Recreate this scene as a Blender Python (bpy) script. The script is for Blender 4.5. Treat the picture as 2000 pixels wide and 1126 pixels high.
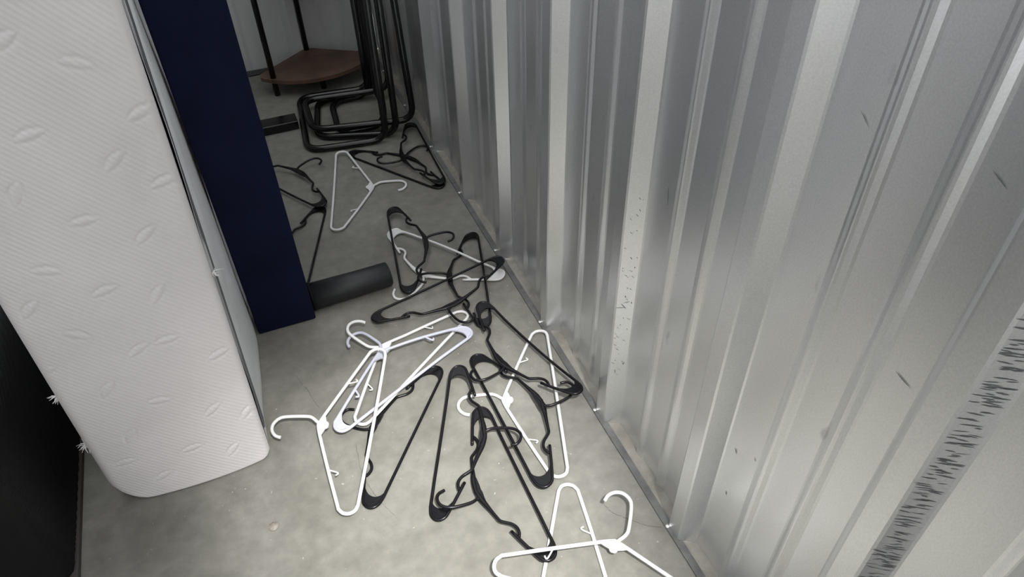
import bpy, math, random
from mathutils import Vector, Matrix, noise

C = bpy.context.scene.collection
for o in list(bpy.data.objects):
    bpy.data.objects.remove(o)

# ------------------------------------------------------------------ camera
cam_d = bpy.data.cameras.new('camera'); cam = bpy.data.objects.new('camera', cam_d); C.objects.link(cam)
cam_d.sensor_fit = 'HORIZONTAL'; cam_d.sensor_width = 36.0; cam_d.lens = 36.0 * 1427.29 / 2000.0
cam_d.clip_start = 0.02
r0, r1, r2 = (.925103, -.269564, .267431), (-.379149, -.617263, .689371), (-.020754, -.739135, -.673237)
cam.matrix_world = Matrix(((r0[0], -r0[1], -r0[2], 0), (r1[0], -r1[1], -r1[2], 0), (r2[0], -r2[1], -r2[2], 1.30307), (0, 0, 0, 1)))
bpy.context.scene.camera = cam

# ------------------------------------------------------------------ light
W = bpy.data.worlds.new('world'); bpy.context.scene.world = W; W.use_nodes = True
W.node_tree.nodes['Background'].inputs[0].default_value = (.97, .985, 1.0, 1)
W.node_tree.nodes['Background'].inputs[1].default_value = 1.06

def area(name, loc, target, sx, sy, power, col):
    d = bpy.data.lights.new(name, 'AREA'); d.shape = 'RECTANGLE'; d.size = sx; d.size_y = sy; d.energy = power; d.color = col
    o = bpy.data.objects.new(name, d); C.objects.link(o); o.location = loc
    o.rotation_euler = (Vector(target) - Vector(loc)).to_track_quat('-Z', 'Y').to_euler(); return o
def spot(name, loc, target, power, deg, blend, r, col):
    d = bpy.data.lights.new(name, 'SPOT'); d.energy = power; d.spot_size = math.radians(deg); d.spot_blend = blend; d.shadow_soft_size = r; d.color = col
    o = bpy.data.objects.new(name, d); C.objects.link(o); o.location = loc
    o.rotation_euler = (Vector(target) - Vector(loc)).to_track_quat('-Z', 'Y').to_euler(); return o
spot('added_corridor_spot', (.36, -.66, 2.9), (.33, .70, 0), 450, 28, 1.0, .14, (1.0, .985, .95))  # spot added for the unseen corridor light, cone shaped to the bright floor area

sc = bpy.context.scene
sc.view_settings.view_transform = 'Standard'; sc.view_settings.look = 'None'
sc.view_settings.gamma = 1.0; sc.view_settings.use_curve_mapping = False
sc.view_settings.exposure = 1.0

# ------------------------------------------------------------------ materials
def mat(name, col, rough=.5, metal=0., bump=None, speck=None, spec=.5, coat=0.):
    """bump=(scale, strength, distance); speck=(scale, amount, detail): colour mottling that stays with the thing"""
    m = bpy.data.materials.new(name); m.use_nodes = True; nt = m.node_tree; b = nt.nodes['Principled BSDF']
    b.inputs['Base Color'].default_value = (*col, 1); b.inputs['Roughness'].default_value = rough
    b.inputs['Metallic'].default_value = metal; b.inputs['Specular IOR Level'].default_value = spec
    b.inputs['Coat Weight'].default_value = coat
    tc = nt.nodes.new('ShaderNodeTexCoord')
    if speck:
        n = nt.nodes.new('ShaderNodeTexNoise'); n.inputs['Scale'].default_value = speck[0]; n.inputs['Detail'].default_value = speck[2]
        nt.links.new(tc.outputs['Object'], n.inputs['Vector'])
        r = nt.nodes.new('ShaderNodeMapRange'); r.inputs['From Min'].default_value = .3; r.inputs['From Max'].default_value = .7
        r.inputs['To Min'].default_value = 1 - speck[1]; r.inputs['To Max'].default_value = 1 + speck[1]
        nt.links.new(n.outputs['Fac'], r.inputs['Value'])
        v = nt.nodes.new('ShaderNodeMix'); v.data_type = 'RGBA'; v.blend_type = 'MULTIPLY'; v.inputs[0].default_value = 1
        v.inputs[6].default_value = (*col, 1); nt.links.new(r.outputs[0], v.inputs[7]); nt.links.new(v.outputs[2], b.inputs['Base Color'])
    if bump:
        n2 = nt.nodes.new('ShaderNodeTexNoise'); n2.inputs['Scale'].default_value = bump[0]; n2.inputs['Detail'].default_value = 4
        nt.links.new(tc.outputs['Object'], n2.inputs['Vector'])
        bp = nt.nodes.new('ShaderNodeBump'); bp.inputs['Strength'].default_value = bump[1]; bp.inputs['Distance'].default_value = bump[2]
        nt.links.new(n2.outputs['Fac'], bp.inputs['Height']); nt.links.new(bp.outputs[0], b.inputs['Normal'])
    return m

def concrete(name, c0, c1, c2, dark_patches=()):
    m = bpy.data.materials.new(name); m.use_nodes = True; nt = m.node_tree; b = nt.nodes['Principled BSDF']; L = nt.links.new
    tc = nt.nodes.new('ShaderNodeTexCoord')
    def nz(s, d, dist=0):
        n = nt.nodes.new('ShaderNodeTexNoise'); n.inputs['Scale'].default_value = s; n.inputs['Detail'].default_value = d
        n.inputs['Distortion'].default_value = dist; n.inputs['Roughness'].default_value = .6; L(tc.outputs['Object'], n.inputs['Vector']); return n
    st = nz(7, 7, .8)
    a = nz(3.2, 5, .6); r = nt.nodes.new('ShaderNodeValToRGB')
    r.color_ramp.elements[0].position = .34; r.color_ramp.elements[0].color = (*c0, 1)
    r.color_ramp.elements[1].position = .66; r.color_ramp.elements[1].color = (*c2, 1)
    e = r.color_ramp.elements.new(.5); e.color = (*c1, 1); L(a.outputs['Fac'], r.inputs['Fac'])
    f = nz(34, 8); mr = nt.nodes.new('ShaderNodeMapRange'); mr.inputs['From Min'].default_value = .3; mr.inputs['From Max'].default_value = .7
    mr.inputs['To Min'].default_value = .86; mr.inputs['To Max'].default_value = 1.12; L(f.outputs['Fac'], mr.inputs['Value'])
    mx = nt.nodes.new('ShaderNodeMix'); mx.data_type = 'RGBA'; mx.blend_type = 'MULTIPLY'; mx.inputs[0].default_value = 1
    L(r.outputs[0], mx.inputs[6]); L(mr.outputs[0], mx.inputs[7])
    k1 = nz(13, 6, 1.2); k2 = nt.nodes.new('ShaderNodeMapRange'); k2.inputs['From Min'].default_value = .32; k2.inputs['From Max'].default_value = .68
    k2.inputs['To Min'].default_value = .91; k2.inputs['To Max'].default_value = 1.07; L(k1.outputs['Fac'], k2.inputs['Value'])
    m0 = nt.nodes.new('ShaderNodeMix'); m0.data_type = 'RGBA'; m0.blend_type = 'MULTIPLY'; m0.inputs[0].default_value = 1
    L(mx.outputs[2], m0.inputs[6]); L(k2.outputs[0], m0.inputs[7]); mx = m0
    # pale dusty flecks
    g = nz(85, 3, .3); gr = nt.nodes.new('ShaderNodeMapRange'); gr.inputs['From Min'].default_value = .70; gr.inputs['From Max'].default_value = .76; L(g.outputs['Fac'], gr.inputs['Value'])
    gm = nt.nodes.new('ShaderNodeMath'); gm.operation = 'MULTIPLY'; gm.inputs[1].default_value = .55; L(gr.outputs[0], gm.inputs[0])
    m2 = nt.nodes.new('ShaderNodeMix'); m2.data_type = 'RGBA'; L(gm.outputs[0], m2.inputs[0]); L(mx.outputs[2], m2.inputs[6]); m2.inputs[7].default_value = (.62, .60, .54, 1)
    out = m2.outputs[2]
    for (cx, cy, rr, k) in dark_patches:                 # darker soft-edged patches broken up by noise
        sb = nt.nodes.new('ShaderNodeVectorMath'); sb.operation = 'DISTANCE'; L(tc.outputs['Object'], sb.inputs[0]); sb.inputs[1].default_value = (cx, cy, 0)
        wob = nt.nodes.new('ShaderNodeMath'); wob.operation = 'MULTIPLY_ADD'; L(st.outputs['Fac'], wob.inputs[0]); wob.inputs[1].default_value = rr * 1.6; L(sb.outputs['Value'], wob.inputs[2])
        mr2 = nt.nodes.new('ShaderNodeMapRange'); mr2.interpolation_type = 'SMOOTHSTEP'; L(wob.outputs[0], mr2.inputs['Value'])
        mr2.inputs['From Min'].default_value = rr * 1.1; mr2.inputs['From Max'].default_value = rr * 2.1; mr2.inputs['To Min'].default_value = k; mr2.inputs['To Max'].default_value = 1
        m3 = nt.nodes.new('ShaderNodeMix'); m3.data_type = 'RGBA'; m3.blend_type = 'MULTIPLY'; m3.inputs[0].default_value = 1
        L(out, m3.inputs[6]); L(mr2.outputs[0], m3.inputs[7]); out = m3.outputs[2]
    L(out, b.inputs['Base Color'])
    b.inputs['Roughness'].default_value = .55; b.inputs['Specular IOR Level'].default_value = .35
    bp = nt.nodes.new('ShaderNodeBump'); bp.inputs['Strength'].default_value = .25; bp.inputs['Distance'].default_value = .002
    L(f.outputs['Fac'], bp.inputs['Height']); L(bp.outputs[0], b.inputs['Normal'])
    return m

def sheet_metal(name, col, metal, rough, streak):
    """coated steel sheet: fine grain, faint vertical streaks, a few scuffs"""
    m = bpy.data.materials.new(name); m.use_nodes = True; nt = m.node_tree; b = nt.nodes['Principled BSDF']; L = nt.links.new
    tc = nt.nodes.new('ShaderNodeTexCoord')
    def nz(scale, detail, s):
        mp = nt.nodes.new('ShaderNodeMapping'); mp.inputs['Scale'].default_value = s; L(tc.outputs['Object'], mp.inputs['Vector'])
        n = nt.nodes.new('ShaderNodeTexNoise'); n.inputs['Scale'].default_value = scale; n.inputs['Detail'].default_value = detail; L(mp.outputs[0], n.inputs['Vector']); return n
    def rng(n, a, b_, lo, hi):
        r = nt.nodes.new('ShaderNodeMapRange'); r.inputs['From Min'].default_value = a; r.inputs['From Max'].default_value = b_
        r.inputs['To Min'].default_value = lo; r.inputs['To Max'].default_value = hi; L(n.outputs['Fac'], r.inputs['Value']); return r
    def mul(x, y):
        v = nt.nodes.new('ShaderNodeMath'); v.operation = 'MULTIPLY'; L(x.outputs[0], v.inputs[0]); L(y.outputs[0], v.inputs[1]); return v
    g = nz(420, 2, (1, 1, 1)); s = nz(5, 4, (1, 1, .12)); p = nz(22, 2, (1, 1, .5))
    v = mul(mul(rng(g, .3, .7, .95, 1.05), rng(s, .3, .7, 1 - streak, 1 + streak)), rng(p, .72, .78, 1, .72))
    mx = nt.nodes.new('ShaderNodeMix'); mx.data_type = 'RGBA'; mx.blend_type = 'MULTIPLY'; mx.inputs[0].default_value = 1
    mx.inputs[6].default_value = (*col, 1); L(v.outputs[0], mx.inputs[7]); L(mx.outputs[2], b.inputs['Base Color'])
    b.inputs['Metallic'].default_value = metal; b.inputs['Roughness'].default_value = rough
    bp = nt.nodes.new('ShaderNodeBump'); bp.inputs['Strength'].default_value = .07; bp.inputs['Distance'].default_value = .0006
    L(g.outputs['Fac'], bp.inputs['Height']); L(bp.outputs[0], b.inputs['Normal'])
    return m

def knit(name):
    """white knit cover with a diagonal ribbed weave as fine relief"""
    m = mat(name, (.66, .63, .63), .9, speck=(6, .05, 2), spec=.2); nt = m.node_tree; L = nt.links.new; b = nt.nodes['Principled BSDF']
    tc = nt.nodes.new('ShaderNodeTexCoord'); mp = nt.nodes.new('ShaderNodeMapping'); mp.inputs['Rotation'].default_value = (0, math.radians(40), 0)
    L(tc.outputs['Object'], mp.inputs['Vector'])
    w = nt.nodes.new('ShaderNodeTexWave'); w.bands_direction = 'X'; w.inputs['Scale'].default_value = 2 * math.pi / 20 / .0076; w.inputs['Distortion'].default_value = .6; w.inputs['Detail'].default_value = 1
    L(mp.outputs[0], w.inputs['Vector'])
    bp = nt.nodes.new('ShaderNodeBump'); bp.inputs['Strength'].default_value = .22; bp.inputs['Distance'].default_value = .0013
    L(w.outputs['Fac'], bp.inputs['Height']); L(bp.outputs[0], b.inputs['Normal'])
    return m

M = dict(
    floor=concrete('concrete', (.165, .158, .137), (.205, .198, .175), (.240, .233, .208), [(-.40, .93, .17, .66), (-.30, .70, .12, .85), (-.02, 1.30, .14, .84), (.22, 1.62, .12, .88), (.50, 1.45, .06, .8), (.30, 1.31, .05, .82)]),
    ledge=concrete('dusty_concrete', (.20, .185, .155), (.27, .253, .22), (.33, .312, .272)),
    wall=sheet_metal('grey_steel_sheet', (.80, .81, .82), .90, .31, .06),
    wall_back=sheet_metal('pale_steel_sheet', (.74, .74, .74), .1, .55, .06),
    strip=mat('dull_steel', (.15, .153, .148), .55, .4, speck=(40, .2, 3)),
    paint=mat('white_paint', (.75, .75, .74), .6),
    screw=mat('zinc', (.75, .75, .73), .35, .8),
    knit=knit('white_knit'),
    border=mat('grey_satin', (.74, .755, .76), .75, speck=(9, .06, 2), bump=(14, .25, .004)),
    zipper=mat('zipper_tape', (.085, .09, .095), .7, bump=(700, .4, .0008)),
    thread=mat('white_thread', (.75, .73, .73), .9),
    velvet=mat('navy_velvet', (.0045, .0068, .026), .85, speck=(7, .25, 3), bump=(900, .25, .0006), spec=.15),
    leg=mat('charcoal_plastic', (.014, .0145, .016), .5, bump=(300, .1, .0006)),
    tube=mat('black_tube', (.0045, .0045, .005), .2, spec=.45),
    board=mat('black_board', (.003, .003, .0035), .6, spec=.2),
    wood=mat('brown_wood', (.11, .062, .042), .45, speck=(12, .35, 5)),
    rib=mat('black_rib_fabric', (.003, .003, .0035), .6, bump=(600, .2, .0006), spec=.3),
    plinth=mat('brown_plinth', (.05, .042, .038), .7),
    coin=mat('coin_metal', (.27, .243, .21), .6, .0, speck=(300, .18, 2), bump=(260, .15, .0003)),
    crack=mat('crack_dark', (.10, .095, .085), .9),
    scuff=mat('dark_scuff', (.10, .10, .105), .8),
    chip=mat('pale_chip', (.66, .64, .58), .9),
    white=mat('white_plastic', (.74, .74, .735), .35),
    lavender=mat('lavender_white_plastic', (.52, .53, .62), .38),
    black=mat('black_plastic', (.0045, .0045, .0055), .25, spec=.26),
)

# ------------------------------------------------------------------ helpers
class MB:
    def __init__(s): s.v = []; s.f = []; s.sm = []
    def add(s, v, f, smooth=True):
        b = len(s.v); s.v += [tuple(p) for p in v]; s.f += [tuple(i + b for i in q) for q in f]; s.sm += [smooth] * len(f)
    def build(s, name, m, parent=None, loc=None):
        me = bpy.data.meshes.new(name); me.from_pydata(s.v, [], s.f); me.materials.append(m)
        me.polygons.foreach_set('use_smooth', s.sm); me.update()
        o = bpy.data.objects.new(name, me); C.objects.link(o)
        if parent: o.parent = parent
        if loc: o.location = loc
        return o

def box(b, x0, x1, y0, y1, z0, z1, bev=0.0):
    if bev <= 0:
        v = [(x, y, z) for z in (z0, z1) for y in (y0, y1) for x in (x0, x1)]
        b.add(v, [(0, 2, 3, 1), (4, 5, 7, 6), (0, 1, 5, 4), (2, 6, 7, 3), (0, 4, 6, 2), (1, 3, 7, 5)], False); return
    import bmesh
    bm = bmesh.new(); bmesh.ops.create_cube(bm, size=1.0)
    for v in bm.verts: v.co = ((x0 + x1) / 2 + v.co.x * (x1 - x0), (y0 + y1) / 2 + v.co.y * (y1 - y0), (z0 + z1) / 2 + v.co.z * (z1 - z0))
    bmesh.ops.bevel(bm, geom=list(bm.edges), offset=bev, segments=3, profile=.6, affect='EDGES')
    bm.verts.index_update(); b.add([v.co[:] for v in bm.verts], [[v.index for v in f.verts] for f in bm.faces], True); bm.free()

def tube(b, pts, rad, n=10, closed=False, cap=True):
    """round tube along 3-D points; rad a number or one per point"""
    P = [Vector(p) for p in pts]; m = len(P); R = rad if isinstance(rad, (list, tuple)) else [rad] * m
    T = []
    for i in range(m):
        a = P[(i - 1) % m] if (closed or i > 0) else P[i]; c = P[(i + 1) % m] if (closed or i < m - 1) else P[i]
        T.append((c - a).normalized())
    up = Vector((0, 0, 1)) if abs(T[0].z) < .9 else Vector((1, 0, 0))
    N = (up - T[0] * up.dot(T[0])).normalized(); v = []
    for i in range(m):
        N = (N - T[i] * N.dot(T[i])).normalized(); Bn = T[i].cross(N)
        for k in range(n):
            a = 2 * math.pi * k / n; v.append(P[i] + (N * math.cos(a) + Bn * math.sin(a)) * R[i])
    f = []
    for i in range(m if closed else m - 1):
        j = (i + 1) % m
        for k in range(n): f.append((i * n + k, i * n + (k + 1) % n, j * n + (k + 1) % n, j * n + k))
    if cap and not closed:
        f.append(tuple(range(n - 1, -1, -1))); f.append(tuple((m - 1) * n + k for k in range(n)))
    b.add(v, f)

def spline(p, n=6):
    q = [tuple(2 * a - b for a, b in zip(p[0], p[1]))] + list(p) + [tuple(2 * a - b for a, b in zip(p[-1], p[-2]))]; out = []
    for i in range(1, len(q) - 2):
        for k in range(n):
            t = k / n
            out.append(tuple(.5 * (2 * b + (c - a) * t + (2 * a - 5 * b + 4 * c - d) * t * t + (-a + 3 * b - 3 * c + d) * t ** 3) for a, b, c, d in zip(q[i - 1], q[i], q[i + 1], q[i + 2])))
    out.append(tuple(p[-1])); return out

def rounded(p, r, n=6):
    """polyline with filleted corners"""
    P = [Vector(x) for x in p]; out = [P[0]]
    for i in range(1, len(P) - 1):
        a = (P[i - 1] - P[i]); c = (P[i + 1] - P[i]); rr = min(r, a.length * .48, c.length * .48)
        s = P[i] + a.normalized() * rr; e = P[i] + c.normalized() * rr
        for k in range(n + 1):
            t = k / n; out.append(s * (1 - t) ** 2 + P[i] * 2 * t * (1 - t) + e * t * t)
    out.append(P[-1]); return [tuple(x) for x in out]

def thing(name, label, cat, loc=(0, 0, 0), rz=0, group=None):
    o = bpy.data.objects.new(name, None); C.objects.link(o); o.location = loc; o.rotation_euler = (0, 0, rz); o.empty_display_size = .05
    return tag(o, label, cat, group)
def tag(o, label, cat, group=None):
    o['label'] = label; o['category'] = cat
    if group: o['group'] = group
    return o
def struct(o):
    o['kind'] = 'structure'; return o
def holder(name):
    o = bpy.data.objects.new(name, None); C.objects.link(o); return struct(o)

# ------------------------------------------------------------------ the setting
YB, XR, XL, ZT = 2.93, .567, -.98, 2.45           # back wall, right wall pan, left wall, wall height
b = MB(); box(b, -2.2, 1.6, -2.6, 3.1, -.08, 0); floor = struct(b.build('floor', M['floor']))

def rib_profile(t0, t1, centre, pitch, sgn=1):
    """(t, depth) along a ribbed sheet: deep ribs every pitch, two low ridges in each pan"""
    pts = []
    k0 = int(math.floor((t0 - centre) / pitch)) - 1; k1 = int(math.ceil((t1 - centre) / pitch)) + 1
    for k in range(k0, k1 + 1):
        c = centre + k * pitch
        for off in (-.2035, -.1225):
            for d, h in ((-.0135, 0), (-.0025, .0052), (.0025, .0052), (.0135, 0)): pts.append((c + off + d, h))
        for d, h in ((-.0375, 0), (-.0170, .0300), (.0165, .0300), (.0370, 0)): pts.append((c + d, h))
    pts = [p for p in pts if t0 < p[0] < t1]
    return [(t0, 0.0)] + pts + [(t1, 0.0)]

def ribbed_panel(name, parent, m, t0, t1, centre, place, z0, z1):
    """one sheet; place(t, depth, z) -> point; small rolled corners"""
    pr = rib_profile(t0, t1, centre, .3048); q = [pr[0]]
    for i in range(1, len(pr) - 1):               # tiny chamfer on each fold
        a, c, d = pr[i - 1], pr[i], pr[i + 1]
        for w, e in ((a, .0), (d, .0)):
            l = math.hypot(w[0] - c[0], w[1] - c[1]); s = min(.0022, l * .3) / l; q.append((c[0] + (w[0] - c[0]) * s, c[1] + (w[1] - c[1]) * s))
    q.append(pr[-1])
    zs = [z0, z0 + .02, .3, .7, 1.1, z1]; v = []; f = []; n = len(q)
    for z in zs:
        for (t, h) in q: v.append(place(t, h, z))
    for i in range(len(zs) - 1):
        for j in range(n - 1): f.append((i * n + j, i * n + j + 1, (i + 1) * n + j + 1, (i + 1) * n + j))
    mb = MB(); mb.add(v, f, False); o = mb.build(name, m, parent)
    md = o.modifiers.new('thickness', 'SOLIDIFY'); md.thickness = .0008; md.offset = 0
    return o

RC = .563                                          # y of one deep rib of the right wall
wr = holder('wall_right')
edges = [-.05, RC + .3048 + .02, RC + 4 * .3048 + .02, RC + 7 * .3048 + .02, YB]
for i in range(4):                                 # four sheets, lapped on a rib
    lap = .0012 * (i % 2)
    ribbed_panel('sheet', wr, M['wall'], edges[i] - (.03 if i else 0), edges[i + 1], RC, lambda t, h, z, e=lap: (XR - h - e, t, z), .004, ZT)
wb = holder('wall_back')
ribbed_panel('sheet', wb, M['wall_back'], -.36, XR - .002, .25, lambda t, h, z: (t, YB - h, z), .006, ZT)
ribbed_panel('sheet', wb, M['wall_back'], XL, -.355, .25, lambda t, h, z: (t, YB - h - .001, z), .006, ZT)
wl = holder('wall_left')
ribbed_panel('sheet', wl, M['wall'], -.05, 1.45, .2, lambda t, h, z: (XL + h, t, z), .004, ZT)
ribbed_panel('sheet', wl, M['wall'], 1.44, YB, .2, lambda t, h, z: (XL + h + .001, t, z), .004, ZT)
# door opening: jambs and header
b = MB(); box(b, .41, .60, -.13, -.055, 0, ZT); struct(b.build('trim_1', M['wall']))
b = MB(); box(b, -1.02, -.86, -.13, -.055, 0, ZT); struct(b.build('trim_2', M['wall']))
b = MB(); box(b, -1.02, .60, -.13, -.055, 2.2, 3.3); struct(b.build('trim_3', M['wall']))
mb = MB(); tube(mb, [(XL + .02, .17, 2.44), (.535, .17, 2.44)], .22, 40); struct(mb.build('trim_5', M['paint']))          # unseen roll over the door, added to block sky light nearby
b = MB(); box(b, -3.0, 3.0, -2.0, -1.95, 0, 2.9); struct(b.build('wall_front', M['paint']))

def scuffs(name, items, face, seed):
    """thin dark rub marks lying on a flat of the sheet; face(t, z) -> point just proud of it"""
    random.seed(seed); m_ = MB()
    for (t, z, l, a, w) in items:
        n = 5; v = []
        for k in range(n + 1):
            s = (k / n - .5) * l; ww = w * (1 - abs(2 * k / n - 1) ** 2) + .00005; j = random.uniform(-.25, .25) * w
            for sg in (-1, 1): v.append(face(t + s * math.cos(a) - sg * ww * math.sin(a), z + s * math.sin(a) + sg * ww * math.cos(a) + j))
        m_.add(v, [(2 * k, 2 * k + 1, 2 * k + 3, 2 * k + 2) for k in range(n)], False)
    o = m_.build(name, M['scuff'], wr); o['kind'] = 'stuff'; return o
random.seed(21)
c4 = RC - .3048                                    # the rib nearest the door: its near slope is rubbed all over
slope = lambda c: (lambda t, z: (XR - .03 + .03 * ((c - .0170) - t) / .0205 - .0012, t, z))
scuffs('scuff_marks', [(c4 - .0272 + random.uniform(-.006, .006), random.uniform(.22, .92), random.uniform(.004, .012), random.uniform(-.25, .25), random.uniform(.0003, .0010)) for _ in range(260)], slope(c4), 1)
pan = lambda t, z: (XR - .0012, t, z)
scuffs('scuff_marks', [(RC - .245, .70, .024, .15, .0007), (RC - .06, .33, .012, .9, .0009), (RC - .067, .22, .010, 1.2, .0009), (RC - .10, .36, .008, 1.0, .0007), (RC + .215, .64, .035, 1.4, .0007), (RC + .50, .45, .03, 1.2, .0006), (RC + .82, .40, .03, 1.3, .0007), (RC - .24, .95, .02, .4, .0006), (RC - .09, .93, .02, .6, .0004)], pan, 2)
c2 = RC + .3048
scuffs('scuff_marks', [(c2 - .0272 + random.uniform(-.007, .007), random.uniform(.16, .62), random.uniform(.002, .006), random.uniform(.6, 1.6), random.uniform(.0002, .0005)) for _ in range(46)] + [(c2 - .026, .355, .014, 1.1, .0005), (c2 - .023, .35, .012, -.4, .0005), (c2 - .029, .366, .010, -.8, .0004)], slope(c2), 3)

# steel strip pinned along the foot of the right wall, one screw at each rib
bs = holder('baseboard_right')
mb = MB(); v = []; n = 60
for i in range(n + 1):
    y = -.04 + (YB - .02 + .04) * i / n; w = .0008 * noise.noise((y * 9, 1, 2))
    v += [(.5290 + w, y, .0003), (.5295 + w, y, .0035), (.5445, y, .0035), (.5450, y, .0003)]
mb.add(v, [(4 * i + k, 4 * i + k + 1, 4 * i + k + 5, 4 * i + k + 4) for i in range(n) for k in range(3)], False)
mb.build('base_strip', M['strip'], bs)
mb = MB(); tube(mb, [(0, 0, 0), (0, 0, .0016), (0, 0, .0026)], [.0048, .0048, .0022], 12); s0 = mb.build('screw', M['screw'], bs)
for k, y in enumerate((.578, .886, 1.188, 1.497, 1.803, 2.097, 2.410, 2.715)):
    s = s0 if k == 0 else s0.copy()
    if k: C.objects.link(s); s.parent = bs
    s.location = (.5335, y, .0034)
# crumbly dusty ledge of concrete between strip and sheet
mb = MB(); v = []; f = []; ny, nx = 330, 9
for i in range(ny + 1):
    y = -.04 + (YB + .03) * i / ny
    for j in range(nx + 1):
        t = j / nx; x = .5452 + (.5705 - .5452) * t + (.003 * noise.noise((y * 14, 5, 3)) if 0 < j < nx else 0)
        z = .0012 + .005 * t * t * (1 + .8 * noise.noise((y * 26, 1, 0))) + .0016 * noise.noise((x * 120, y * 120, 2)) * (1 if j else 0)
        v.append((x, y, max(z, .0004)))
for i in range(ny):
    for j in range(nx): a = i * (nx + 1) + j; f.append((a, a + 1, a + nx + 2, a + nx + 1))
mb.add(v, f); struct(mb.build('trim_4', M['ledge']))
# base angle of the back wall
b = MB(); box(b, XL + .02, .52, YB - .034, YB - .030, 0, .022); box(b, XL + .02, .52, YB - .034, YB - .002, 0, .003); struct(b.build('baseboard_back', M['strip']))
# hairline cracks in the slab
def crack(pts, w, seed):
    random.seed(seed); P = spline(pts, 9); v = []; f = []
    for i, p in enumerate(P):
        j = .0022 * noise.noise((i * .9, seed, 0)); ww = w * (.5 + random.random()) * (1 if 1 < i < len(P) - 2 else .2)
        a = P[min(i + 1, len(P) - 1)]; c = P[max(i - 1, 0)]; dx, dy = a[0] - c[0], a[1] - c[1]; l = math.hypot(dx, dy); nx_, ny_ = -dy / l, dx / l
        v += [(p[0] + nx_ * (j - ww), p[1] + ny_ * (j - ww), .00025), (p[0] + nx_ * (j + ww), p[1] + ny_ * (j + ww), .00025)]
        if i: f.append((2 * i - 2, 2 * i - 1, 2 * i + 1, 2 * i))
    m_ = MB(); m_.add(v, f, False); return m_.build('crack', M['crack'], floor)
crack([(.443, .672), (.450, .648), (.471, .624), (.498, .597), (.528, .578)], .0005, 3)
crack([(-.067, 1.262), (-.058, 1.225), (-.049, 1.203), (-.040, 1.158), (-.030, 1.13)], .0005, 7)
crack([(.020, 1.02), (.015, .93), (.03, .86), (.055, .80)], .0004, 11)
# pale grit and paint chips lying about
mb = MB(); random.seed(5)
for (x0, x1, y0, y1, n) in ((-.45, .5, .6, 2.6, 34), (-.28, -.14, .86, 1.0, 5), (.30, .52, .95, 1.35, 40)):
    for _ in range(n):
        x, y, r = random.uniform(x0, x1), random.uniform(y0, y1), random.uniform(.0004, .0013)
        if -.48 < x < .03 and y > 1.0: continue
        k = [(x + r * random.uniform(.5, 1.2) * math.cos(a), y + r * random.uniform(.5, 1.2) * math.sin(a), .0002) for a in (0, 1.3, 2.5, 3.8, 5.1)]
        mb.add(k + [(x, y, .0004 + r * .5)], [(i, (i + 1) % 5, 5) for i in range(5)], False)
g = mb.build('floor_grit', M['chip']); g['kind'] = 'stuff'; tag(g, 'pale grit and chips scattered on the concrete floor', 'grit')

# ------------------------------------------------------------------ mattress on its side
MX0, MX1, MY = -.460, -.153, 1.052
MZ, MYE = 1.42, 2.86
mt = thing('mattress', 'white knit-covered foam mattress with grey zipped border standing on its edge', 'mattress', (-.30, MY, 0))
MOT = [(-.255, .937, .5), (-.19, .894, -.4), (-.279, .811, .2), (-.196, .748, .7), (-.268, .665, 0), (-.199, .615, .6), (-.348, .596, -.3), (-.288, .535, .2), (-.396, .533, .8), (-.357, .464, -.6), (-.284, .4, .5), (-.237, .402, 0), (-.359, .33, .9), (-.293, .27, -.2), (-.217, .203, .6), (-.366, .201, 1.0), (-.281, .119, .1), (-.214, .074, .8), (-.352, .063, .5), (-.14, .809, .3), (-.147, .695, .2), (-.163, .16, .8), (-.395, .70, .3), (-.43, .40, .4), (-.40, .13, .2), (-.22, .50, .9), (-.17, .33, .2), (-.33, .73, 1.1), (-.37, .83, 0), (-.22, 1.03, .4), (-.33, 1.0, .6), (-.41, .95, .1)]
def motif(x, z):
    """embossed crescent pair, depth in metres"""
    d = 0
    for (cx, cz, a) in MOT:
        ux, uz = x - cx, z - cz
        if abs(ux) > .04 or abs(uz) > .04: continue
        p = ux * math.cos(a) + uz * math.sin(a); q = -ux * math.sin(a) + uz * math.cos(a)
        e = (p / .024) ** 2
        if e < 1:
            c1 = q - .0100 * (1 - e); c2 = q + .0075 * (1 - e)
            d += (1 - e) ** .5 * (-.0019 * math.exp(-(c1 / .0021) ** 2) - .0017 * math.exp(-(c2 / .0021) ** 2) + .0007 * math.exp(-((q - .001) / .004) ** 2))
    return d
def lean(x, y, z): return (x + .042 * z, y, z)
def inset(z, r):                                  # rounding of the bottom edge
    return r - math.sqrt(max(r * r - (r - z) ** 2, 0)) if z < r else 0.
def right_x(y, z):
    t = min(max((y - 1.10) / .30, 0), 1); t = t * t * (3 - 2 * t)
    back = -.1335 - .042 * z - .0035 * (1 + math.sin(z * 9)) * (t if y > 1.45 else 0)      # flat against the rail, whatever the lean
    return (MX1 + .006 * math.sin(math.pi * min(max((y - MY) / .22, 0), 1)) * min(1, z / .3)) * (1 - t) + back * t
def front_y(x, z):
    u = (x - MX0) / (MX1 - MX0)
    return MY - .016 * (4 * u * (1 - u)) ** .7 + .004 * math.sin(z * 5 + x * 8)
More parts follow.
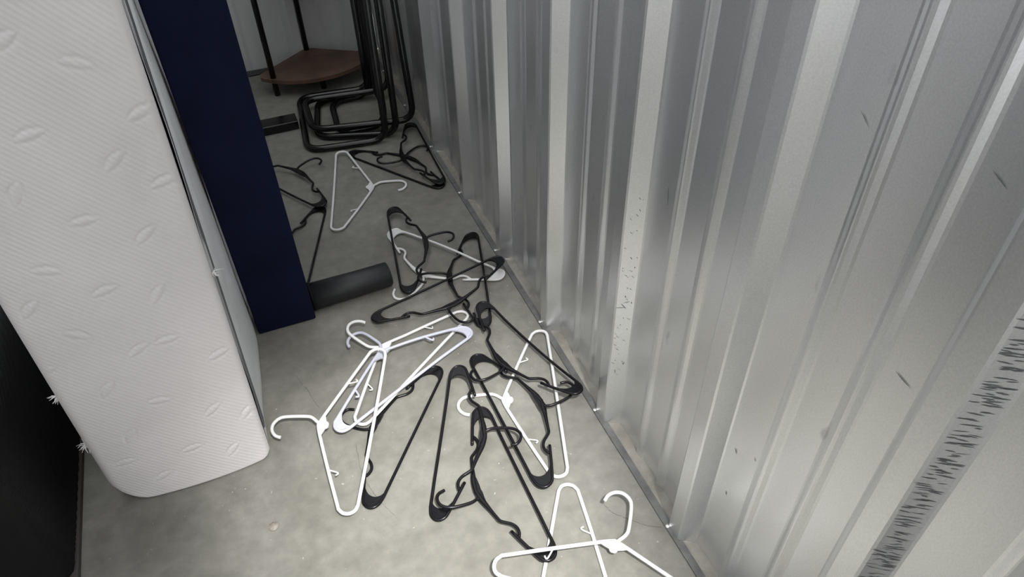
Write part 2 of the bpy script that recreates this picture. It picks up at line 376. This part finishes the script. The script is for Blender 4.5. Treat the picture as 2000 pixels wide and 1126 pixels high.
# knit panel: wraps the front and both its rounded edges
mb = MB(); v = []; f = []
RL, RR = .022, .012; prof = []
for k in range(5): prof.append(('l', MY + .10 - k * .014))
nA = 7
for k in range(nA): prof.append(('lc', k / nA * math.pi / 2))
nF = 150
for k in range(nF + 1): prof.append(('f', k / nF))
for k in range(1, 6): prof.append(('rc', k / 5 * math.pi / 2))
zs = []; z = 0.
while z < MZ: zs.append(z); z += .0015 if z < .012 else (.0028 if z < 1.05 else .03)
zs.append(MZ)
for z in zs:
    il = inset(z, .075) * .92; ir = inset(z, .02); iy = inset(z, .009)
    for kind, t in prof:
        if kind == 'l': x, y = MX0 + il, t
        elif kind == 'lc': x = MX0 + il + RL * (1 - math.cos(t)); y = MY + RL - RL * math.sin(t)
        elif kind == 'f': x = MX0 + il + RL + t * (MX1 - ir - RR - MX0 - il - RL); y = None
        else: x = MX1 - ir - RR + RR * math.sin(t); y = MY + RR - RR * math.cos(t)
        if kind != 'l':
            yf = front_y(min(max(x, MX0 + .002), MX1 - .002), z)
            if y is None: y = yf - motif(x + .042 * z, z)
            else: y += yf - MY
        y += iy if kind != 'l' else 0
        p = lean(x, y, z); v.append((p[0] + .30, p[1] - MY, p[2]))
n = len(prof)
for i in range(len(zs) - 1):
    for j in range(n - 1): f.append((i * n + j, i * n + j + 1, (i + 1) * n + j + 1, (i + 1) * n + j))
mb.add(v, f); cover = mb.build('knit_cover', M['knit'], mt)
cover['label'] = 'white knit cover with diagonal weave and embossed crescents'
# satin border: right face, back, left face and top
mb = MB(); v = []; f = []
ys = [MY + .0125 + .012 * k for k in range(36)]; ys += [1.49 + (MYE - 1.49) * k / 12 for k in range(13)]
zb = [0, .004, .01, .02] + [.05 + (MZ - .05) * k / 40 for k in range(41)]
for z in zb:
    ir, il = inset(z, .02), inset(z, .075) * .92
    row = [(right_x(y, z) - ir + .004 * noise.noise((y * 7, z * 4, 3)), y) for y in ys]
    row += [(MX1 - .1, MYE + .02), (MX0 + .1, MYE + .02), (MX0 + il, MYE - .03)] + [(MX0 + il, MYE - .03 - k * (MYE - .03 - MY - .09) / 8) for k in range(1, 9)]
    for x, y in row:
        p = lean(x, y, z); v.append((p[0] + .30, p[1] - MY, p[2]))
n = len(row)
for i in range(len(zb) - 1):
    for j in range(n - 1): f.append((i * n + j, i * n + j + 1, (i + 1) * n + j + 1, (i + 1) * n + j))
mb.add(v, f); bd = mb.build('satin_border', M['border'], mt); bd['label'] = 'grey satin border'
mb = MB(); box(mb, MX0 + .075 + .30, MX1 - .03 + .30, .03, MYE - MY - .02, .0005, .03); mb.build('bottom_edge', M['border'], mt)
mb = MB(); box(mb, MX0 + .042 * MZ + .30, MX1 - .035 + .042 * MZ + .30, .01, MYE - MY, MZ - .03, MZ + .012); mb.build('top_edge', M['border'], mt)
# zip: dark tape along the corner, gaping wider towards the floor
mb = MB(); v = []; f = []; n = 120
for i in range(n + 1):
    z = .085 + (MZ - .085) * i / n
    w = .0034 + .0105 * math.exp(-((z - .10) / .10) ** 2) + .0012 * noise.noise((z * 6, 2, 1))
    if .49 < z < .56: w *= .35
    y0 = MY + .016 + .004 * noise.noise((z * 5, 0, 7)) + .004
    for dy, dx in ((-w, .0000), (-w * .8, .0024), (w * .8, .0024), (w, .0000)):
        y = y0 + dy; p = lean(right_x(y, z) + dx + .0015, y, z); v.append((p[0] + .30, p[1] - MY, p[2]))
    if i: f += [(4 * i - 4 + k, 4 * i - 3 + k, 4 * i + 1 + k, 4 * i + k) for k in range(3)]
mb.add(v, f); zp = mb.build('zipper', M['zipper'], mt); zp['label'] = 'dark grey zip, open near the floor'
# frayed tufts at the edges
def tuft(x, y, z, d, n, L, seed):
    random.seed(seed); m_ = MB()
    for _ in range(n):
        a = Vector((x, y, z)); q = Vector(d) + Vector([random.uniform(-.8, .8) for _ in range(3)]); q.normalize()
        l = L * random.uniform(.4, 1); e = a + q * l; mid = a + q * l * .5 + Vector([random.uniform(-.2, .2) * l for _ in range(3)])
        tube(m_, [tuple(a), tuple(mid), tuple(e)], [.0009, .0007, .0003], 5)
    for i, p in enumerate(m_.v): m_.v[i] = (p[0] + .30, p[1] - MY, p[2])
    m_.build('loose_thread', M['thread'], mt)
tuft(-.443, 1.062, .325, (-.7, -.5, -.3), 14, .017, 1)
tuft(-.449, 1.064, .184, (-.5, -.6, -.3), 20, .021, 2)
tuft(-.130, 1.064, .500, (.5, -.4, -.5), 9, .020, 4)

# ------------------------------------------------------------------ navy bed rail on end
bb = thing('bed_rail', 'navy blue velvet bed rail standing on end behind the mattress', 'bed rail', (-.056, 1.427, 0))
mb = MB(); box(mb, -.071, .0722, 0, .094, .001, 1.50, .006); mb.build('upholstered_panel', M['velvet'], bb)
mb = MB()
tube(mb, [(.0722, .046, .037), (.20, .053, .0345), (.281, .058, .0335), (.2835, .0582, .0335)], [.0360, .0335, .0325, .030], 40)
lg = mb.build('leg', M['leg'], bb); lg['label'] = 'round charcoal leg sticking out over the floor'
mb = MB(); tube(mb, [(.0722, .046, .038), (.078, .0463, .038)], [.0375, .0375], 32); mb.build('leg_collar', M['board'], lg)
mb = MB(); box(mb, -.12, .148, 2.405, 2.468, .0005, .032, .003); o = mb.build('metal_bar', M['tube']); tag(o, 'square black metal bar lying on the floor by the tubular tables', 'bar')

# ------------------------------------------------------------------ black ribbed ottoman at the near left
ot = thing('ottoman', 'black ribbed fabric ottoman at the edge beside the mattress', 'ottoman', (-.74, 1.2, 0))
mb = MB(); v = []; f = []
X1, YF, YE, X0 = -.532, .905, 1.50, -.93
def drape(y): return .33 * (y - 1.05) - .20 * math.exp(-max(y - YF, 0) / .030)
path = []
for k in range(40): path.append((X0 + .05 + (X1 - .03 - X0 - .05) * k / 39, YF, 0.))
for k in range(1, 9): a = k / 8 * math.pi / 2; path.append((X1 - .03 + .03 * math.sin(a), YF + .03 - .03 * math.cos(a), 1.))
for k in range(1, 110): path.append((X1, YF + .03 + (YE - YF - .03) * k / 109, 1.))
zz = [.012 + .002 * k for k in range(170)]
for z in zz:
    top = max(0, z - .31); ins = .030 - math.sqrt(max(.030 ** 2 - top * top, 0)) if top > 0 else 0
    for x, y, w in path:
        ph = (z - drape(y)) / .0085 * 2 * math.pi; h = .0011 * math.sin(ph) * w * min(1, max(0, (y - YF) / .02))
        v.append((x + h - ins * w + .74, y + ins * (1 - w) - 1.2, z))
n = len(path)
for i in range(len(zz) - 1):
    for j in range(n - 1): f.append((i * n + j, i * n + j + 1, (i + 1) * n + j + 1, (i + 1) * n + j))
mb.add(v, f); cv = mb.build('ribbed_cover', M['rib'], ot); cv['label'] = 'black cover with fine curving ribs'
mb = MB(); box(mb, X0 + .74, X1 - .025 + .74, YF + .012 - 1.2, YE - 1.2, .012, .348, .012); mb.build('cushion_core', M['rib'], ot)
mb = MB(); box(mb, X0 + .03 + .74, X1 + .006 + .74, YF + .004 - 1.2, YE - 1.2, 0, .014, .002); mb.build('plinth', M['plinth'], ot)

# ------------------------------------------------------------------ corner shelf at the back
cs = thing('corner_shelf', 'quarter-round corner shelf with brown boards and black poles by the back wall', 'shelf', (.28, 2.74, 0))
def quarter(name, z, parent):
    cx, cy, r = 0., .158, .243; pts = [(cx, cy)]
    e = .03
    a0, a1 = math.radians(222), math.radians(323)
    pts = [(cx - .02, cy - .006), (cx + .02, cy - .006)]
    arc = [(cx + (r + .035) * math.cos(a1 - (a1 - a0) * k / 28), cy + (r + .035) * math.sin(a1 - (a1 - a0) * k / 28)) for k in range(29)]
    pts += [(arc[0][0], arc[0][1] + .03)] + arc + [(arc[-1][0], arc[-1][1] + .03)]
    n_ = len(pts); m_ = MB(); v_ = [(x, y, z) for x, y in pts] + [(x, y, z + .014) for x, y in pts]
    m_.add(v_, [tuple(range(n_ - 1, -1, -1)), tuple(range(n_, 2 * n_))] + [(i, (i + 1) % n_, (i + 1) % n_ + n_, i + n_) for i in range(n_)], False)
    return m_.build(name, M['wood'], parent)
quarter('shelf_board', .056, cs); quarter('shelf_board', .375, cs); quarter('shelf_board', .64, cs)
for (x, y, z1) in ((-.163, -.046, .70), (.180, -.034, .70), (-.004, .148, .70)):
    mb = MB(); tube(mb, [(x, y, 0), (x, y, z1)], .0105, 14); mb.build('pole', M['tube'], cs)
mb = MB(); tube(mb, [(.010, -.062, 0), (.010, -.062, .056)], .0105, 14); mb.build('foot', M['tube'], cs)

# ------------------------------------------------------------------ nested black tubular tables against the wall
def frame_table(label, floor_pts, near_up, far_up, r, top):
    """C-shaped tubular frame: runner - crossbar - runner on the floor, both ends bent up into posts"""
    cx = sum(p[0] for p in floor_pts) / len(floor_pts); cy = sum(p[1] for p in floor_pts) / len(floor_pts)
    t = thing('side_table', label, 'table', (cx, cy, 0), 0, 'black tubular side tables against the wall')
    L_ = lambda p: (p[0] - cx, p[1] - cy, p[2])
    pts = [L_(near_up)] + [L_(p) for p in floor_pts] + [L_(far_up)]
    m_ = MB(); tube(m_, rounded(pts, .055, 8), r, 14); m_.build('tubular_frame', M['tube'], t)
    if top:
        (x0, y0, z0), (x1, y1, z1), th = top
        m_ = MB(); box(m_, x0 - cx, x0 - cx + th, y0 - cy, y1 - cy, z0, z1, .004); m_.build('folded_top', M['board'], t)
    return t
frame_table('outermost black tubular table frame, its runner nearest of the nest',
    [(.408, 2.192, .0122), (.146, 2.228, .0122), (.184, 2.612, .0122), (.445, 2.582, .0122)], (.414, 2.194, .70), (.447, 2.582, .70), .0115, None)
frame_table('second black tubular table frame, nested just inside the outermost one',
    [(.452, 2.214, .0122), (.192, 2.300, .0122), (.243, 2.556, .0122), (.458, 2.556, .0122)], (.452, 2.214, .68), (.458, 2.556, .68), .0115, None)
frame_table('innermost black tubular table frame, with its slanting crossbar',
    [(.430, 2.290, .0122), (.268, 2.296, .0122), (.288, 2.527, .0122), (.430, 2.530, .0122)], (.430, 2.291, .66), (.430, 2.530, .66), .0115, ((.425, 2.306, .08), (.435, 2.40, .62), .010))
frame_table('black tubular table frame on top of the nest, near post against the ribbed wall',
    [(.522, 2.238, .0375), (.184, 2.310, .0375), (.194, 2.537, .0375), (.505, 2.495, .0375)], (.497, 2.248, .66), (.503, 2.495, .66), .0115, None)

# ------------------------------------------------------------------ coin
mb = MB(); tube(mb, [(0, 0, .0003), (0, 0, .0019)], .0106, 40); tube(mb, [(.0098 * math.cos(a), .0098 * math.sin(a), .0019) for a in [2 * math.pi * k / 40 for k in range(40)]], .0005, 6, True)
co = mb.build('coin', M['coin']); co.location = (-.175, .880, 0); tag(co, 'round coin lying on the floor in front of the mattress', 'coin')
POSE = {
    'W1': ('white tubular plastic hanger lying alone beyond the round grey leg', (0.1782, 1.9715, -1.8224, 0.9908, 1.0), (0.00527, -0.00138, -0.00071, 0.00435, -0.00083, 0.00015, -0.00011, 0.0, 0.00533)),
    'W2': ('white tubular hanger under the lavender-white one, its hook curling up beyond it', (0.2153, 1.1573, 0.634, 0.974, 1.0), (0.01176, -0.00314, -0.00618, -0.00153, -0.00428, 0.00942, 0.02968, -0.00181, -0.00134)),
    'W3': ('lavender-white hanger with webbed ends lying over a plain white hanger', (0.1817, 1.1164, 0.4427, 0.9603, -1.0), (0.02213, 0.0008, 0.01166, -0.00119, -0.0122, -0.00499, -0.01168, -0.00026, -0.00852)),
    'W4': ('white tubular hanger whose hook tip touches the foot of the mattress', (0.0648, 1.0191, 1.1535, 0.968, -1.0), (0.02773, -0.01478, 0.00016, 0.00518, 0.0, -0.0, 0.0, -0.0, -0.0)),
    'W5': ('white tubular hanger along the wall strip, crossed by two black hangers', (0.4696, 0.9511, 1.2561, 0.9835, -1.0), (0.01308, -0.00054, -0.01484, -0.00448, 0.0011, 0.0028, 0.00717, 0.00078, 0.00184)),
    'W6': ('white hanger at the bottom edge, lying across a black tip, hook curling upward', (0.3466, 0.4862, -0.647, 0.9748, -1.0), (0.01416, 0.00347, 0.00821, 0.00634, 0.00482, 0.00387, -0.0, 0.00079, -0.0)),
    'W7': ('white hanger at the bottom edge pinned beneath another white one, hook out of view', (0.2645, 0.5699, -2.1609, 0.997, -1.0), (0.0044, -0.0, -0.0, -1e-05, 0.0, 1e-05, -2e-05, 1e-05, 1e-05)),
    'W8': ('white notched hanger with broad paddle ends, tangled under black hangers', (0.4088, 1.5477, 2.1917, 1.0097, -1.0), (0.01541, -0.00288, -0.01294, -0.01702, -0.0007, -0.0055, 0.01634, 0.02382, 0.00648)),
    'B1': ('black notched hanger half hidden behind the navy bed rail, its hook in view', (0.0155, 2.0502, -1.0268, 1.0178, -1.0), (0.01269, 0.00483, 0.01391, 0.00412, 0.0, -0.0, 0.0, 0.0, 0.00492)),
    'B2': ('black notched hanger behind the navy bed rail, its end under another black hanger', (0.075, 1.7162, 1.2287, 0.9982, -1.0), (0.0043, 0.00112, 0.00742, 0.00025, 0.00101, -0.00021, 0.0, 0.0, 0.00079)),
    'B3': ('black hanger by the tubular tables, long bar passing the hook of a lone white hanger', (0.3702, 2.0037, -0.9692, 1.0085, -1.0), (0.0038, 0.0, 0.00434, 1e-05, 0.00018, -8e-05, -0.0007, -4e-05, -3e-05)),
    'B4': ('black hanger lying along the wall strip beside the tubular tables', (0.518, 2.0517, 1.543, 0.9993, -1.0), (0.01465, -0.00504, 0.00384, 0.00211, 1e-05, 0.0, -0.0, 0.00222, 0.0)),
    'B5': ('black hanger lying across the paddle-ended white hanger, hook open to the wall', (0.271, 1.6033, -1.7281, 0.9691, -1.0), (0.01471, 0.00383, 0.01275, 0.00116, 0.0062, 0.00831, -0.0, -0.0, 0.00029)),
    'B6': ('black hanger under the slanting black one, its hook over the paddle-ended white hanger', (0.4647, 1.4029, 1.3125, 0.9939, 1.0), (0.02202, -0.00536, -0.02111, -0.02153, -0.02736, 0.01317, 0.03561, 0.0302, 0.0012)),
    'B7': ('black hanger lying slantwise, its blunt tip just beyond the round grey leg end', (0.3326, 1.4046, -2.9666, 0.9965, 1.0), (0.02303, -0.01117, 0.00156, 0.00217, 0.00027, 0.00533, 0.00531, -0.0, -0.00011)),
    'B8': ('black hanger reaching the wall strip, over the long white hanger there', (0.4789, 1.1083, 1.8327, 0.9896, -1.0), (0.01791, 0.00639, 0.00572, 0.01242, 0.00334, 0.00119, -0.00779, 0.00359, 0.00887)),
    'B9': ('black hanger in the middle, its open hook under the wall-side black hanger end', (0.3288, 0.9428, -1.5506, 1.0295, 1.0), (0.01474, 0.00062, 0.00581, -0.00395, 0.00916, 0.00667, 0.00476, -0.00057, -0.00642)),
    'B10': ('black hanger below the white pair, its hook seen through the lavender-white end', (0.1436, 0.9832, 0.8933, 1.0, -1.0), (0.00386, 0.0, -0.00012, -0.00029, 1e-05, 0.00048, -0.00085, 0.00045, 0.00045)),
    'B11': ('black hanger whose hook lies over two black bars, long bar nearest the mattress', (0.1926, 0.9424, -2.0214, 0.9812, -1.0), (0.01181, 0.00651, 0.0179, 0.00481, 0.00048, 0.00437, -0.0, 0.01285, -0.01553)),
    'B12': ('black hanger whose far tip lies under the white hanger at the bottom edge', (0.3131, 0.7911, 1.5692, 0.9987, -1.0), (0.00869, 0.00556, -0.00018, 0.00589, 0.00356, 0.00629, 0.01453, -0.01162, 0.01224)),
}

# ------------------------------------------------------------------ hangers
mm = lambda l: [(x / 1000, y / 1000) for x, y in l]
mir = lambda l: [(-x, y) for x, y in l]
NB = mm([(-128, 55), (-119, 51.5), (-108, 51.5), (-97, 58), (-89, 68), (-82, 76), (-72, 79.5), (-48, 86), (-22, 93), (0, 97)])
NV = mm([(-126, 66), (-113, 62.5), (-101, 63.5), (-91, 71), (-84, 84), (-76, 91.5), (-43, 106), (-15, 115.5), (0, 119)])
SHAPE = dict(
    B=dict(end=mm([(-165, 0), (-181, 3), (-191, 11), (-193, 22), (-187, 33), (-176, 39)]), prong=mm([(-150, 49.5), (-112, 64)]), notch=NB,
           hook=mm([(12, 93), (19, 104), (22, 118), (21, 146), (16, 163), (5, 174), (-9, 175), (-20, 168), (-24, 155)]),
           inner=mm([(-146, 0), (-160, 5), (-167.5, 14), (-168.5, 25), (-163, 36), (-148, 50)]), neck=97, r=.0033),
    V=dict(end=mm([(-165, -1), (-181, -4), (-191, 5), (-192.5, 21), (-184, 33), (-172, 40.5)]), prong=mm([(-150, 52), (-108, 76)]), notch=NV,
           hook=mm([(4, 117), (18, 132), (26, 150), (27, 178), (25, 204), (14, 220), (-3, 225), (-17, 216), (-25, 200)]),
           inner=mm([(-138, -1), (-156, 5), (-164, 15), (-165, 27), (-160, 37), (-142, 55)]), neck=119, r=.0033),
    W=dict(end=mm([(-193, 0), (-205, 4), (-211.5, 14), (-211, 27), (-203, 38)]), arm=mm([(-120, 75), (-28, 114), (0, 124)]),
           hook=mm([(-2, 119), (-8, 127), (-19, 141), (-22.5, 156), (-21, 200), (-15, 217), (0, 226), (16, 224), (28, 214), (33, 201)]),
           inner=mm([(-181, 0), (-188, 6), (-190.5, 14), (-190, 24), (-184, 36), (-170, 52)]), string=mm([(-112, 77), (-117, 59), (-120.5, 55.5), (-124.5, 60)]), neck=122, r=.0037))

def dense(p, step=.006):
    out = [p[0]]
    for a, c in zip(p[:-1], p[1:]):
        l = math.dist(a, c); k = max(1, int(l / step)); out += [tuple(a[i] + (c[i] - a[i]) * j / k for i in range(2)) for j in range(1, k + 1)]
    return out

def make_hanger(key, label, pose, zc):
    typ = 'W' if key[0] == 'W' and key != 'W8' else ('V' if key == 'W8' else 'B')
    S = SHAPE[typ]; x, y, th, sc_, flip = pose; r = S['r']
    m = M['black'] if typ == 'B' else (M['lavender'] if key == 'W3' else M['white'])
    group = 'black plastic hangers on the floor' if typ == 'B' else 'white plastic hangers on the floor'
    t = thing('clothes_hanger', label, 'hanger', (x, y, 0), th, group)
    def Z(p):
        u, v = p[0] / .2, p[1] / .2
        return zc[0] + zc[1] * u + zc[2] * v + zc[3] * u * u + zc[4] * u * v + zc[5] * v * v + zc[6] * max(v - .5, 0) + zc[7] * max(u - .5, 0) + zc[8] * max(-u - .5, 0)
    def W3(p, dz=0): return (p[0] * sc_ * flip, p[1] * sc_, Z(p) + dz)
    def run(b, p, rad, closed=False, n=10):
        b_ = MB(); q3 = [W3(q) for q in p]; tube(b_, q3, rad, n, closed)
        for i, w in enumerate(b_.v):               # widened stretches stay as thin as the rest
            c = q3[min(i // n, len(q3) - 1)][2]; b_.v[i] = (w[0], w[1], c + max(-r, min(r, w[2] - c)))
        b.add(b_.v, b_.f)
    fr = MB(); end = spline(S['end'], 5)
    if typ == 'W':
        arm = dense(spline([end[-1]] + S['arm'], 6), .008)
        half = end + arm[1:]                       # bar corner -> end -> arm -> neck
        loop = half + [(-a, c) for a, c in reversed(half[:-1])]
        bar = dense([(-loop[0][0], 0), loop[0]], .02)
        run(fr, loop + bar[1:-1], r, True)
    else:
        half = list(reversed(dense(spline([end[-1]] + S['prong'], 5), .008)[1:])) + list(reversed(end))   # prong tip -> bar corner
        bar = dense([half[-1], (-half[-1][0], half[-1][1])], .02)
        full = half + bar[1:-1] + [(-a, c) for a, c in reversed(half)]
        run(fr, full, r, False)
        for e in (full[0], full[-1]):              # rounded prong tips
            tube(fr, [W3(e), W3((e[0] * .985, e[1] * 1.01)), W3((e[0] * .978, e[1] * 1.015))], [r, r * .8, r * .3], 10)
        sh = spline(S['notch'], 5); sh = sh + [(-a, c) for a, c in reversed(sh[:-1])]
        run(fr, sh, [r * (1 + .75 * math.exp(-((abs(p[0]) - .020) / .026) ** 2)) if abs(p[0]) < .07 else r for p in sh], False)
    fr.build('frame', m, t)
    hk = spline(S['hook'], 6); b = MB(); run(b, hk, r)
    e, d = hk[-1], hk[-2]; q = (e[0] + (e[0] - d[0]) * .25, e[1] + (e[1] - d[1]) * .25)
    tube(b, [W3(e), W3(((e[0] + q[0]) / 2, (e[1] + q[1]) / 2)), W3(q)], [r, r * .8, r * .35], 10)
    b.build('hook', m, t)
    def plate(name, poly, th_, z_=0.):             # flat plate following the hanger's own bend
        n = len(poly); b = MB(); v = [W3(p, z_ + th_) for p in poly] + [W3(p, z_ - th_) for p in poly]
        b.add(v, [tuple(range(n)), tuple(range(2 * n - 1, n - 1, -1))] + [(i, i + n, (i + 1) % n + n, (i + 1) % n) for i in range(n)], False)
        return b.build(name, m, t)
    def strip(name, A, B_, th_):                   # ruled plate between an outer and an inner edge
        n = len(A); b = MB(); v = []
        for a, c in zip(A, B_): v += [W3(a, th_), W3(c, th_), W3(c, -th_), W3(a, -th_)]
        f = [(4 * i + k, 4 * i + (k + 1) % 4, 4 * i + 4 + (k + 1) % 4, 4 * i + 4 + k) for i in range(n - 1) for k in range(4)]
        b.add(v, f + [(3, 2, 1, 0), (4 * n - 4, 4 * n - 3, 4 * n - 2, 4 * n - 1)], False); return b.build(name, m, t)
    if typ in 'BV' or key == 'W3':
        inn = spline(S['inner'], 6); n = len(inn)
        outp = [S['inner'][0]] + end + ([S['prong'][0]] if typ != 'W' else []) + [S['inner'][-1]]
        L_ = [0]
        for a, c in zip(outp[:-1], outp[1:]): L_.append(L_[-1] + math.dist(a, c))
        def at(s):
            for i in range(len(outp) - 1):
                if s <= L_[i + 1] + 1e-12:
                    k = (s - L_[i]) / max(L_[i + 1] - L_[i], 1e-9); return tuple(outp[i][j] + (outp[i + 1][j] - outp[i][j]) * k for j in range(2))
            return outp[-1]
        out = [at(L_[-1] * i / (n - 1)) for i in range(n)]
        strip('end_plate', out, inn, r * .55); strip('end_plate', [(-a, c) for a, c in out], [(-a, c) for a, c in inn], r * .55)
    if typ == 'W':
        k = S['neck'] / 1000
        plate('neck_plate', mm([(-27, 113), (-12, 120), (0, 123), (12, 120), (27, 113), (17, 109), (9, 106.5), (6.5, 102), (3, 100), (-3, 100), (-6.5, 102), (-9, 106.5), (-17, 109)]), r * .62)
        for s in (1, -1):
            b = MB(); run(b, [(a * s, c) for a, c in spline(S['string'], 5)], .0016 if key != 'W3' else .0024, n=8); b.build('strap_hook', m, t)
    else:
        k = S['neck']
        plate('neck_plate', mm([(-40, k - 10), (-22, k - 5), (0, k + 1), (12, k + 4), (20, k + 3), (26, k - 6), (44, k - 11), (26, k - 11), (8, k - 12), (0, k - 11), (-10, k - 12), (-26, k - 12)]), r * .8)
    return t
for k_, (lab, pose, zc) in POSE.items(): make_hanger(k_, lab, pose, zc)
